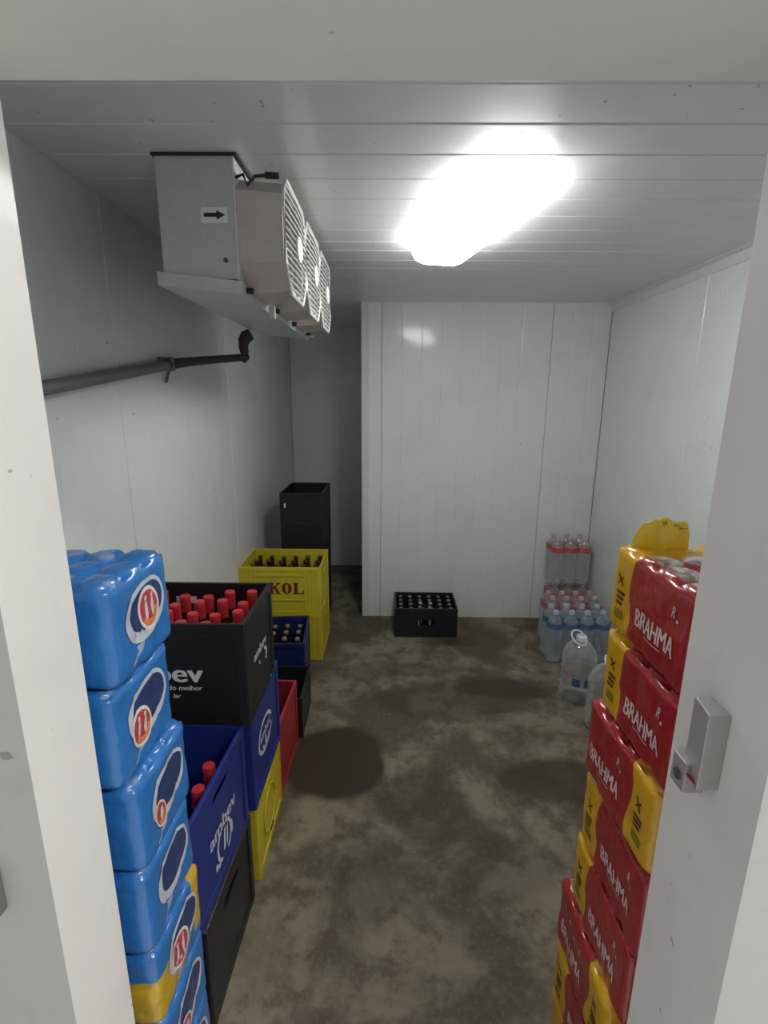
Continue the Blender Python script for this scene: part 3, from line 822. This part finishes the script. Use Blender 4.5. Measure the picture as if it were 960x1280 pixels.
d = D2(); xo = .625                         # local x = world x + xo
lx = lambda X: X+.396+KL/2
lz = lambda Z: Z-.618
d.text('ambev', lx(-.648), lz(.788), .250, .056, 0, fat=.0028)
d.place('lettering', [M['white_ink']], onface(bK, KL, KD, '-y'), bK)
d = D2(); d.text('do melhor', lx(-.575), lz(.742), .098, .0145, 0, shear=.15, fat=.0005)
d.text('lar', lx(-.600), lz(.716), .022, .0125, 0, shear=.15, fat=.0005)
d.place('tagline', [M['white_ink']], onface(bK, KL, KD, '-y'), bK)
d = D2(); d.text('ambev', .0, .170, .140, .030, 0, fat=.0012)
d.place('side_lettering', [M['pale_ink']], onface(bK, KL, KD, '+x'), bK)
d = D2(); d.ring(.045, .122, .030, .026, .016, .015, 0, 18, t0=-1.2, t1=1.7)
d.place('side_mark', [M['pale_ink']], onface(bK, KL, KD, '+x'), bK)
d = D2(); d.ring(.0, .128, .02, .012, .012, .008, 0, 14, t0=2.6, t1=4.2)
d.place('side_mark', [M['pale_ink']], onface(bK, KL, KD, '+x'), bK)
d = D2(); d.rect(-.09, -.02, .250, .275, 0)
me = d.place('white_tag', [M['paper']], lambda u, v, mi=0: Vector((u, KD/2-.012, v)), bK)
for r in range(4):
    for c in range(6):
        x = -.396-KL/2-.180+c*.0718+random.uniform(-.003, .003); y = 1.282+r*.0705+random.uniform(-.002, .002)
        bottle(R7, (x, y, .636+random.uniform(0, .022)), 'red-topped bottle in the black lettered crate, %s, %s from the aisle' % (['front row','second row','third row','back row'][r], ['sixth','fifth','fourth','third','second','first'][c]), 'red-topped bottles in the black crate', (random.uniform(-.02, .02), random.uniform(-.02, .02)))

# third column: red crate on the floor; dark crate with a dark blue crate on top
crate('red open crate standing empty on the floor behind the yellow crate', .45, .32, .315, M['cred'], (-.412-.225, 1.652+.16, 0), math.radians(-1.5), slot_front=(0, .25, .06, .014), slot_side=(0, .25, .045, .012))
crate('short black open crate on the floor between the red and the dark blue crates', .414, .285, .205, M['cblack'], (-.396-.207, 1.984+.1425, 0), math.radians(1.5), slot_side=(0, .15, .05, .012))
ca5 = math.radians(5); C5 = Vector((-.432, 2.312, 0)) + Matrix.Rotation(ca5, 3, 'Z') @ Vector((-.20, .1675, 0))
crate('dark blue crate of brown bottles on the floor right before the yellow crates', .40, .335, .31, M['cdarkblue'], tuple(C5), ca5, slot_side=(0, .21, .05, .012))
S6 = (.262, .031, 'brown_glass', 'silvercap', False)
for r in range(4):
    for c in range(3):
        p = C5 + Matrix.Rotation(ca5, 3, 'Z') @ Vector((.150-c*.070, -.118+r*.078, .013+random.uniform(.0, .006)))
        bottle(S6, tuple(p), 'silver-capped bottle in the dark blue crate, %s, %s from the aisle' % (['front row','second row','third row','back row'][r], ['first','second','third'][c]), 'silver-capped bottles in the dark blue crate')

# fourth column: two yellow crates, lower and upper
YL, YD, YH = .480, .365, .293
YX = -.397-YL/2+.0; YY = 2.690+YD/2
crate('yellow crate on the floor under the yellow lettered crate', YL, YD, YH, M['cyellow'], (YX, YY, 0), 0, rib=True, slot_side=(0, .22, .05, .014))
yK = crate('yellow crate with dark red lettering full of brown bottles, atop another yellow crate', YL, YD, YH, M['cyellow_worn'], (YX, YY, YH), 0, rib=True, div=(6, 4, .20), slot_side=(0, .22, .05, .014))
def letter(d, ch, u, v, w, h, s):
    """slab-serif capital with stem width s"""
    f = s*.34; g = w*.16
    if ch == 'K':
        d.rect(u, u+s, v, v+h, 0); d.rect(u-g*.5, u+s+g*.5, v, v+f, 0); d.rect(u-g*.5, u+s+g*.5, v+h-f, v+h, 0)
        d.poly([(u+s, v+h*.40), (u+w-s*.6, v+h-f*.5), (u+w, v+h-f*.5), (u+s, v+h*.62)][::1], 0)
        d.poly([(u+s+w*.08, v+h*.55), (u+w-s*.75, v), (u+w+s*.2, v), (u+s+w*.28, v+h*.66)], 0)
        d.rect(u+w-s*1.1, u+w+g*.6, v, v+f, 0); d.rect(u+w-s*.9, u+w+g*.5, v+h-f, v+h, 0)
    elif ch == 'L':
        d.rect(u, u+s, v, v+h, 0); d.rect(u-g*.5, u+s+g*.5, v+h-f, v+h, 0); d.rect(u-g*.5, u+w, v, v+f*1.1, 0); d.poly([(u+w-s*.55, v+f), (u+w, v+f), (u+w, v+h*.36)], 0)
    elif ch == 'O':
        d.ring(u+w/2, v+h/2, w/2, h/2, w/2-s, h/2-f*1.1, 0, 30)
    elif ch == 'S':
        d.text('S', u+w/2, v+h/2, w, h, 0, bold=.03)
d = D2(); u0 = -.132; wl, hl = .058, .070
for k, ch in enumerate('SKOL'): letter(d, ch, u0+k*.0715, .128, wl, hl, .020)
d.place('lettering', [M['skol_red']], onface(yK, YL, YD, '-y', .0012), yK)
m = MB(); m.box(-YL/2+.10, YL/2-.10, -YD/2-.001, -YD/2+.003, .238, .246); m.box(-YL/2+.10, YL/2-.10, -YD/2-.001, -YD/2+.003, .088, .094)
m.obj('moulded_panel', M['cyellow_worn'], yK)
B6 = (.245, .034, 'brown_glass', 'darkcap', False)
for r in range(4):
    for c in range(6):
        bottle(B6, (YX-.1915+c*.0766, YY-.129+r*.086, YH+.013+random.uniform(0, .006)), 'dull-capped bottle in the yellow lettered crate, %s, %s from the aisle' % (['front row','second row','third row','back row'][r], ['sixth','fifth','fourth','third','second','first'][c]), 'bottles in the yellow lettered crate')

# tall dark pile behind the yellow crates
for k in range(2):
    crate(['dark navy crate, lowest of the pile behind the yellow crates', 'dark navy crate in the pile behind the yellow crates, under the black ones'][k], .272, .41, .283, M['cnavy'], (-.432-.136, 3.075+.205, .283*k))
for k in range(2):
    cb = crate(['lower black crate of the dark pile behind the yellow crates', 'topmost black crate of the dark pile behind the yellow crates'][k], .276, .41, .192, M['cblack'], (-.430-.138, 3.070+.205, .566+.192*k), slot_front=None)
    if k:
        d = D2(); d.rect(-.112, -.100, .095, .125, 0); d.place('white_tag', [M['paper']], onface(cb, .276, .41, '-y', .0012), cb)

# small black crate in front of the back wall
SL, SD, SH = .414, .285, .203
sc_ = crate('small black bottle crate alone on the floor in front of the back wall', SL, SD, SH, M['cblack'], (.247, 2.993+SD/2, 0), 0, div=(6, 4, .10), slot_front=(0, .102, .062, .020))
D5 = (.178, .028, 'green_glass', 'greycap', False); W5 = (.186, .028, 'green_glass', 'silvercap', False)
for r in range(4):
    for c in range(6):
        wht = (r == 1 and c in (2, 3))
        o = bottle(W5 if wht else D5, (.247-.165+c*.066, 2.993+.0445+r*.066, .014),
                   ('pale-necked bottle in the small black crate, the one %s' % ('farther from the water jugs' if c == 2 else 'nearer the water jugs')) if wht else 'dark bottle in the small black crate, %s, %s from the water jugs side' % (['front row','second row','third row','back row'][r], ['sixth','fifth','fourth','third','second','first'][c]), 'pale-labelled bottles in the small black crate' if wht else 'dark bottles in the small black crate')
        if wht:
            m = MB(); a0 = 3.6 if c == 2 else 4.2
            pr = [(.0185, .125), (.0150, .150), (.0125, .165)]; vs = []; n = 6
            for (rr, zz) in pr:
                for q in range(n+1):
                    a = a0+1.5*q/n*(1 if c == 2 else .7); vs.append((rr*math.cos(a), rr*math.sin(a), zz+.004*math.sin(q*3)))
            m.add(vs, [(i*(n+1)+q, i*(n+1)+q+1, (i+1)*(n+1)+q+1, (i+1)*(n+1)+q) for i in range(2) for q in range(n)])
            o.rotation_euler = (0, 0, 0); m.obj('neck_label', M['paper'], o)
for x0, z1 in ((-.050, .125), (.022, .130)):  # pale strips standing in for light showing through the handle hole
    m = MB(); m.box(x0, x0+.004, -SD/2+.0102, -SD/2+.0116, .075, z1); m.obj('light_gap_strip', M['paper'], sc_)

# ------------------------------------------------------------------ water bottles
def water_proto(h, r, mat, cap, lab, lz0, lz1):
    m = MB(); pr = [(r*.80, 0), (r*.97, .010), (r, .024)]
    n = 5
    for k in range(n):
        z0 = .05+(h*.62-.05)*k/n; pr += [(r, z0), (r*.965, z0+.010), (r, z0+.020)]
    pr += [(r, h*.66), (r*.98, h*.72), (r*.82, h*.80), (r*.50, h*.885), (r*.34, h*.92), (r*.33, h*.945)]
    m.lathe(pr, 18); body = m.mesh('bottle', M[mat], smooth=1.2)
    m = MB(); m.lathe([(r*.40, h*.935), (r*.40, h*.985), (r*.34, h)], 14); c = m.mesh('cap', M[cap], smooth=.7)
    m = MB(); m.lathe([(r*1.012, lz0), (r*1.012, lz1)], 18, cap=False); l = m.mesh('label', M[lab], smooth=1.0)
    return body, c, l
WB = {'red': water_proto(.322, .0445, 'water', 'pinkcap', 'wred', .222, .256), 'blue': water_proto(.322, .0465, 'waterb', 'bluecap', 'wblue', .218, .252)}
def water_pack(kind, nx, ny, loc, label, group, r=.0445):
    root = empty('water_pack', loc); tag(root, label, 'water pack', group)
    body, c, l = WB[kind]
    for j in range(ny):
        for i in range(nx):
            p = (r*2*(i-(nx-1)/2), r*2*(j-(ny-1)/2), .002)
            b = link('bottle', body, root, p); link('cap', c, b); link('label', l, b)
    pk = Pack(nx*2*r+.006, ny*2*r+.006, .292, nx, ny, 77+hash(label) % 5, amp=.010, R=.035)
    f = link('shrink_film', pk.mesh('shrink_film', M['film']), root)
    return root
GR = 'red-labelled water packs at the back wall'
water_pack('red', 3, 2, (1.225, 3.215, 0), 'lower pack of red-labelled water bottles at the back wall, under another pack', GR)
water_pack('red', 3, 2, (1.215, 3.215, .325), 'upper pack of red-labelled water bottles stacked by the back wall', GR)
water_pack('red', 4, 2, (1.178, 2.985, 0), 'pack of red-labelled water bottles between the stacked pack and the blue-labelled ones', GR)
water_pack('blue', 4, 2, (1.135, 2.770, 0), 'pack of blue-labelled water bottles standing on the floor before the red-labelled ones', None, .0465)

def jug(loc, label, rz):
    root = empty('water_jug', loc, rz); tag(root, label, 'water jug', 'large clear water jugs')
    r = .088; h = .345; m = MB()
    pr = [(r*.80, 0), (r*.96, .012), (r, .03)]
    for k in range(4):
        z0 = .05+.045*k; pr += [(r, z0), (r*.96, z0+.012), (r, z0+.024)]
    pr += [(r, .235), (r*.97, .250), (r*.93, .258), (r*.93, .266), (r*.85, .278), (r*.84, .286), (r*.55, .318), (r*.27, .334), (r*.25, h)]
    m.lathe(pr, 28); m.obj('jug_body', M['water'], root, smooth=1.0)
    m = MB(); m.lathe([(.026, h-.012), (.026, h+.010), (.022, h+.014)], 18); m.obj('cap', M['handle'], root, smooth=.7)
    m = MB(); m.lathe([(r*1.01, .110), (r*1.01, .152)], 28, cap=False); m.lathe([(r*1.012, .172), (r*1.012, .180)], 28, cap=False, mi=1)
    a = m; me = a.obj('label', [M['wblue'], M['purple']], root, smooth=1.0)
    # label only around part of the jug
    bm = bmesh.new(); bm.from_mesh(me.data)
    def keep(f):
        c = f.calc_center_median(); g = math.atan2(c.y, c.x)+PI/2
        return f.material_index == 1 or -.62 < g < -.20 or -.02 < g < .40
    bmesh.ops.delete(bm, geom=[f for f in bm.faces if not keep(f)], context='FACES')
    bm.to_mesh(me.data); bm.free()
    pts = [(-.020+.040*math.cos(2*PI*k/22), -.020+.022*math.sin(2*PI*k/22), h+.010+.030*math.sin(2*PI*k/22)-.014*math.cos(2*PI*k/22)) for k in range(22)]
    m = MB(); m.tube(pts, .0042, 7, closed=True); m.obj('carry_ring', M['handle'], root, smooth=1.5)
    return root
jug((1.000, 2.345, 0), 'clear water jug with a white carry ring, behind the other jug', 0)
jug((1.045, 2.105, 0), 'clear water jug half hidden behind the red can packs', .5)
